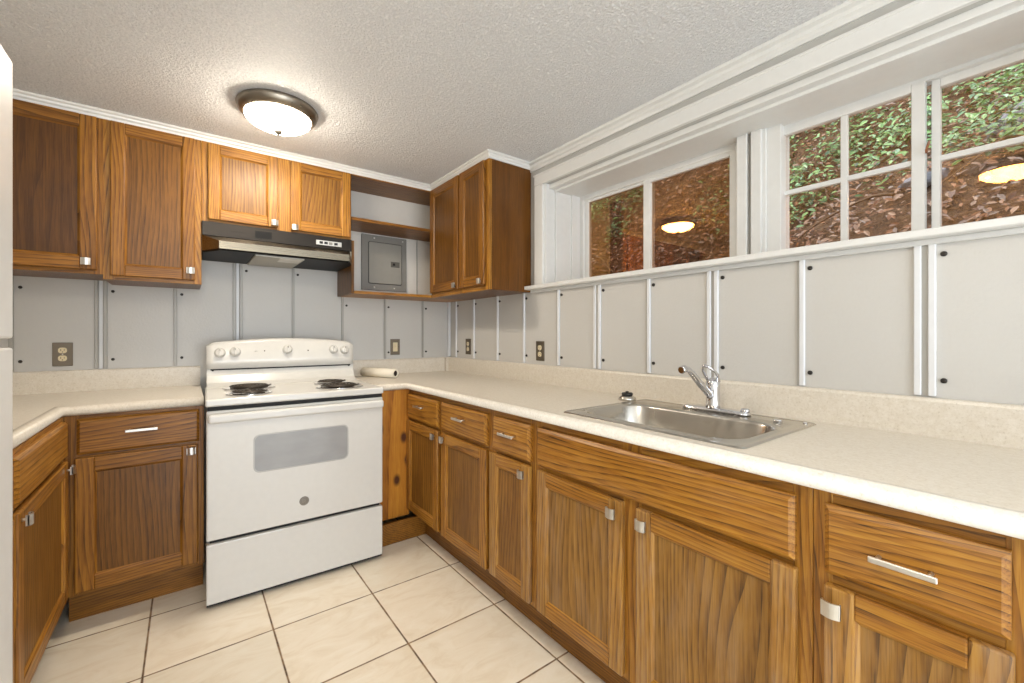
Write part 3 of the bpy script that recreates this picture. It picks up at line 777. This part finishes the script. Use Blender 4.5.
for px, pz in ((.088, .368), (.088, .02), (.235, .02), (.30, .368)):
    k = MB(); k.lathe([(.006, 0), (.006, -.003), (.001, -.004)], nickel, (px, -.016, pz), 'y', 12); k.build('screw', bp)
# corner cabinet on the right wall; local x runs towards the camera
yc1, yc0 = YF-.001, 2.022
cc = thing('wall_cabinet', 'oak corner wall cabinet with two doors, hung on the right wall by the window', 'cabinet', (1.365, yc1, 1.457), -PI/2)
Hc = 2.2-1.457; Wc = yc1-yc0
body(cc, Wc, .3085, 0, Hc, WOODS['dark'], side_d); face_frame(cc, Wc, 0, Hc, [(0, .02), (yc1-2.35, yc1-2.315), (Wc-.035, Wc)], [(0, .032), (Hc-.02, Hc)], WOODS['std'])
add_door(cc, yc1-2.728, yc1-2.343, .030, Hc-.004, WOODS['dark'], [(yc1-2.375, .052)])
add_door(cc, yc1-2.325, yc1-2.050, .030, Hc-.004, WOODS['dark'], [(yc1-2.082, .050)])

# ------------------------------------------------------------------ range hood
hd = thing('range_hood', 'black and metal range hood under the short cabinet above the stove', 'range hood', (.063, 2.72, 1.62))
W = .750
k = MB()
k.box((0, 0, .094), (W, .31, .1655), hood_dark, .001)          # upper box, its front the dark band
k.build('housing', hd)
k = MB()                                                       # sloping skirt with mitred ends
A = [(0,.31,.092),(0,0,.092),(W,0,.092),(W,.31,.092)]
B = [(0,.31,.050),(.066,-.122,.050),(W-.05,-.122,.050),(W,.31,.050)]
B = [(0,.31,.050),(0,.004,.050),(.066,-.122,.050),(W-.05,-.122,.050),(W,.004,.050),(W,.31,.050)]
A = [(0,.31,.092),(0,.0,.092),(.012,0,.092),(W-.012,0,.092),(W,.0,.092),(W,.31,.092)]
Cc = [(p[0], p[1], .012) for p in B]
k.loft([A, B, Cc], hood_steel, True, False, False); k.build('skirt', hd)
k = MB(); D = [(p[0], p[1], .012) for p in B]; E_ = [((p[0]-W/2)*.985+W/2, (p[1]-.1)*.97+.1, .004) for p in B]
k.loft([D, E_], black_gloss, True, True, False); k.build('underside', hd)
k = MB(); k.box((.225, -.09, -.004), (.465, .285, .006), filter_mat, .002); k.build('grease_filter', hd)
n = NT('hood_lens'); n.b.inputs['Base Color'].default_value = lin(206,204,198); n.setp(Roughness=.4)
k = MB(); k.box((.345, -.085, -.007), (.455, .04, -.003), n.m, .002); k.build('lamp_lens', hd)
k = MB(); k.box((.545, -.003, .112), (.690, .001, .140), nickel, .001); sp = k.build('switch_plate', hd)
for i_, sx_ in enumerate((.563, .590, .617, .647)):
    k = MB(); k.box((sx_, -.0075, .119), (sx_+.019, -.002, .133), black_plastic if i_ != 2 else grey_paint, .001); k.build('switch', sp)
k = MB(); k.box((.235, -.0015, .108), (.315, .001, .148), black_gloss); k.build('badge_plate', hd)

# ------------------------------------------------------------------ outlets
def outlet(label, loc, rotz, kindx='duplex'):
    t_ = thing('wall_outlet', label, 'outlet', loc, rotz, 'metal outlet plates above the worktops')
    k = MB(); k.box((-.036, -.006, -.058), (.036, 0, .058), plate_mat, .002, 2); k.build('plate', t_)
    if kindx == 'duplex':
        for s_ in (-1, 1):
            k = MB(); k.prism([(a_, b_+s_*.0195) for a_, b_ in rrect(-.0155, .0155, -.014, .014, .011)], -.0078, -.003, ivory, 'xz')
            r_ = k.build('socket', t_)
            k = MB()
            for sx_, hh in ((-.006, .0045), (.006, .0035)): k.box((sx_-.001, -.0082, s_*.0195-hh+.002), (sx_+.001, -.0076, s_*.0195+hh+.002), black_plastic)
            k.lathe([(.0022, -.0076), (.0022, -.0082)], black_plastic, (0, 0, s_*.0195-.008), 'y', 8); k.build('slots', r_)
        k = MB(); k.lathe([(.003, -.006), (.003, -.0072), (.001, -.0075)], nickel, (0,0,0), 'y', 10); k.build('screw', t_)
    else:
        k = MB(); k.box((-.017, -.0085, -.033), (.017, -.003, .033), ivory, .001)
        r_ = k.build('insert', t_)
        k = MB(); k.box((-.005, -.018, -.004), (.005, -.008, .012), ivory, .001); k.build('toggle', r_)
    return t_
outlet('duplex outlet in a metal plate on the back wall, above the left worktop', (-.490, YW, 1.102), 0)
outlet('single ivory switch plate on the back wall, between stove and corner', (1.222, YW, 1.110), 0, 'switch')
outlet('duplex outlet in a metal plate on the right wall, nearest the corner', (XW, 2.752, 1.112), -PI/2)
outlet('duplex outlet in a metal plate on the right wall, below the window ledge end', (XW, 1.935, 1.103), -PI/2)

# ------------------------------------------------------------------ refrigerator
fg = thing('refrigerator', 'white top-freezer refrigerator, only its door edge showing at the left of the photo', 'refrigerator', (-.2405, 1.135, 0), PI/2)
# local x -> +y, local y -> -x ; origin at far front corner, body runs to local x = -.72
k = MB(); k.box((-.715, .065, .03), (-.004, .74, 1.665), fridge_mat, .006, 2); k.build('body', fg)
def fdoor(z0, z1):
    poly = [(-.72, .058), (-.72, .02)] + [(-.72+.02-.02*math.cos(t), .02-.02*math.sin(t)) for t in (PI/4, PI/2)] + [(-.018+.018*math.sin(t), .018-.018*math.cos(t)) for t in (0, PI/6, PI/3, PI/2)] + [(0, .058)]
    k = MB(); k.prism(poly, z0, z1, fridge_mat, 'xy', .004); return k.build('door', fg)
d_top = fdoor(1.192, 1.672); d_low = fdoor(.10, 1.176)
k = MB(); k.box((-.70, .03, 1.170), (-.012, .08, 1.20), plain('door_gasket', lin(150,150,148), .6)); k.build('gasket', fg)
for d_, z0, z1 in ((d_top, 1.22, 1.44), (d_low, .86, 1.15)):
    k = MB(); k.box((-.70, -.045, z0), (-.672, -.02, z1), enamel, .008, 2); k.box((-.697, -.03, z0), (-.675, .002, z0+.03), enamel, .003); k.box((-.697, -.03, z1-.03), (-.675, .002, z1), enamel, .003); k.build('handle', d_)
k = MB(); k.box((-.70, .03, .0), (-.02, .70, .09), black_plastic, .003); k.build('base_grille', fg)
k = MB(); k.box((-.055, .02, 1.665), (-.005, .10, 1.683), enamel, .005, 2); k.build('hinge_cover', fg)

# ------------------------------------------------------------------ ceiling lamps
def lamp(loc, label):
    t_ = thing('ceiling_lamp', label, 'ceiling lamp', loc, 0, 'flush dome lamps on the ceiling')
    k = MB(); k.lathe([(.150, 0), (.163, -.002), (.167, -.010), (.163, -.020), (.160, -.030), (.150, -.040), (.140, -.046), (.132, -.046), (.130, -.020)], bronze, (0,0,0), 'z', 56, True, False); k.build('rim', t_)
    k = MB(); R_ = .136
    k.lathe([(R_*math.cos(a_), -.042-.057*math.sin(a_)) for a_ in [PI/2*i/10 for i in range(11)]], lamp_glass, (0,0,0), 'z', 48, True, False)
    k.build('glass_dome', t_)
    k = MB(); k.lathe([(.006, -.097), (.018, -.101), (.018, -.108), (.010, -.118), (.001, -.122)], bronze, (0,0,0), 'z', 20); k.build('finial', t_)
    return t_
lamp((.335, 2.215, ZC), 'round flush ceiling lamp with a frosted dome and dark metal rim, above the stove')
lamp((-.04, .256, ZC), 'second flush ceiling lamp above the camera, seen only as a reflection in the right window')

# ------------------------------------------------------------------ hillside outside the windows
n = NT('hillside_soil'); v = n.geo()
a1 = n.noise(v, 5, 6, .7); a2 = n.noise(v, 28, 4, .7)
c = n.ramp(a1.outputs[0], [(.3, lin(70,48,32)), (.5, lin(112,82,58)), (.7, lin(138,112,84))])
n.l(n.mix(.5, c, n.ramp(a2.outputs[0], [(.35, lin(52,36,26)), (.65, lin(150,116,86))])), n.b.inputs['Base Color'])
n.setp(Roughness=.95); n.bump(a2.outputs[0], .8, .05); soil = n.m
def hill_z(x, y):
    t_ = max(0, x-2.25)
    return 1.36 + t_*1.05 + .10*math.sin(x*3.1+y*1.7) + .07*math.sin(y*4.3-x*2.2) + .03*math.sin(9*y+5*x)*math.sin(7*x)
k = MB(); NXh, NYh = 60, 90
V_ = []
for i in range(NXh+1):
    for j in range(NYh+1):
        x = 2.06 + (6.6-2.06)*(i/NXh)**1.25; y = -2.5 + 9.5*j/NYh
        V_.append((x, y, hill_z(x, y) if i else 1.2))
F_ = [(i*(NYh+1)+j, (i+1)*(NYh+1)+j, (i+1)*(NYh+1)+j+1, i*(NYh+1)+j+1) for i in range(NXh) for j in range(NYh)]
k.faces(V_, F_, soil, True); o = k.build('hillside_ground', kind='structure')
def leaf_mat(name, cols, rough=.6, tl=None):
    n = NT(name); at = n.n('ShaderNodeAttribute', attribute_name='hue')
    st_ = [(i/(len(cols)-1), c_) for i, c_ in enumerate(cols)]
    n.l(n.ramp(at.outputs['Fac'], st_), n.b.inputs['Base Color']); n.setp(Roughness=rough); return n.m
litter_mat = leaf_mat('dead_leaves', [lin(86,54,34), lin(140,92,60), lin(176,126,90), lin(196,164,140), lin(150,120,104), lin(172,158,150)])
ivy_mat = leaf_mat('green_leaves', [lin(44,72,34), lin(74,112,50), lin(108,148,72), lin(150,184,110), lin(128,166,128)], .35)
def leaf_cloud(name, mat, N, place, size, curl=.3, shape='oval'):
    vs, fs, hue = [], [], []
    for _ in range(N):
        p, nrm = place(); s_ = size*random.uniform(.55, 1.4); a_ = random.uniform(0, 2*PI)
        up = Vector(nrm).normalized(); ax = up.orthogonal().normalized(); ax.rotate(Matrix.Rotation(a_, 3, up)); bx_ = up.cross(ax)
        hv = random.random(); b0 = len(vs)
        for u_, w_, lz in ((-1, 0, 0), (-.35, .42, curl*.5), (.35, .38, curl*.5), (1, 0, -curl*.4), (.35, -.38, curl*.5), (-.35, -.42, curl*.5), (-.3, 0, 0), (.4, 0, 0)):
            vs.append(Vector(p) + s_*(u_*ax + w_*bx_ + lz*up))
        for f in ((0,1,6),(1,2,7,6),(2,3,7),(3,4,7),(4,5,6,7),(5,0,6)): fs.append(tuple(b0+i for i in f)); hue.append(hv)
    me = bpy.data.meshes.new(name); me.from_pydata([tuple(v_) for v_ in vs], [], fs); me.materials.append(mat)
    at = me.attributes.new('hue', 'FLOAT', 'FACE'); at.data.foreach_set('value', hue)
    o = bpy.data.objects.new(name, me); C.objects.link(o); o['kind'] = 'stuff'; return o
def on_hill(x0, x1, y0, y1, lift=0):
    def f():
        x = x0+(x1-x0)*random.random()**1.2; y = random.uniform(y0, y1)
        return (x, y, hill_z(x, y)+.01+random.random()*lift), (-.7+random.uniform(-.5,.5), random.uniform(-.6,.6), .8+random.uniform(-.3,.3))
    return f
tag(leaf_cloud('leaf_litter', litter_mat, 24000, on_hill(2.12, 4.6, -1.2, 6.0, .03), .017), 'brown dead leaves scattered over the hillside outside the windows', 'leaf litter')
patches = [(2.95+.8*random.random(), random.uniform(-.6, 5.4), random.uniform(.10, .26)) for _ in range(42)] + [(2.85, 1.15, .22), (3.0, 1.45, .26), (3.1, .85, .25), (2.9, .55, .2), (2.75, .22, .16), (2.7, .05, .14), (3.2, .4, .3), (2.6, 2.9, .2), (2.55, 3.2, .18)]
def on_ivy():
    cx__, cy__, r__ = random.choice(patches); a_ = random.uniform(0, 2*PI); q = r__*math.sqrt(random.random())
    x, y = cx__+q*math.cos(a_), cy__+q*math.sin(a_)
    return (x, y, hill_z(x, y)+.02+random.random()*.16), (-.6+random.uniform(-.6,.6), random.uniform(-.7,.7), .8)
tag(leaf_cloud('ground_ivy', ivy_mat, 11000, on_ivy, .019), 'green leafy plants growing over the upper hillside outside', 'ivy')
bark = plain('twig_bark', lin(124,98,76), .9)
def twig(x, y, ang, L, r, label):
    pts = []
    for i in range(8):
        t_ = i/7; xx = x+L*t_*math.cos(ang)+.03*math.sin(5*t_+x*9); yy = y+L*t_*math.sin(ang)+.03*math.sin(7*t_+y*5)
        pts.append((xx, yy, hill_z(xx, yy)+.035+.05*math.sin(PI*t_)))
    k = MB(); k.tube(pts, [r*(1-.6*i/7) for i in range(8)], bark, 7); 
    q = pts[4]; k.tube([q, (q[0]+.06, q[1]+.05, q[2]+.07), (q[0]+.09, q[1]+.10, q[2]+.10)], [r*.5, r*.4, r*.2], bark, 6)
    o = k.build('fallen_twig'); tag(o, label, 'twig', 'fallen twigs on the hillside')
tw = [(2.62, .50, 1.5, .45, .008, 'pale fallen twig on the bank behind the left sash of the right window'),
      (2.7, .05, 2.1, .4, .007, 'thin curved twig behind the right sash of the right window'),
      (2.5, 1.9, 1.2, .6, .008, 'long twig on the bank behind the left window'),
      (2.9, .9, .4, .5, .007, 'short twig among the green leaves up the bank')]
for a_ in tw: twig(*a_)
n = NT('grey_rock'); v = n.obj(); r1 = n.noise(v, 9, 5, .65)
n.l(n.ramp(r1.outputs[0], [(.3, lin(88,86,86)), (.55, lin(140,140,146)), (.75, lin(176,176,182))]), n.b.inputs['Base Color']); n.setp(Roughness=.85); n.bump(r1.outputs[0], .6, .02); rockm = n.m
def rock(x, y, s_, label):
    t = bmesh.new(); bmesh.ops.create_icosphere(t, subdivisions=3, radius=1)
    for v_ in t.verts:
        c_ = v_.co; f_ = 1+.22*math.sin(3*c_.x+x*7)+.18*math.sin(4*c_.y+y*5+c_.z*2)+.1*math.sin(9*c_.z+3*c_.x)
        v_.co = Vector((c_.x*s_*.8*f_, c_.y*s_*1.3*f_, c_.z*s_*.7*f_))
    k = MB(); k.merge(t, rockm, True); o = k.build('rock'); o.location = (x, y, hill_z(x, y)+s_*.1); tag(o, label, 'rock', 'rocks on the hillside')
rock(2.62, .42, .07, 'small pale rock on the bank behind the left sash of the right window')
rock(2.95, .12, .11, 'large grey rock on the bank behind the right sash of the right window')
rock(2.55, 2.5, .08, 'grey rock low on the bank behind the left window')
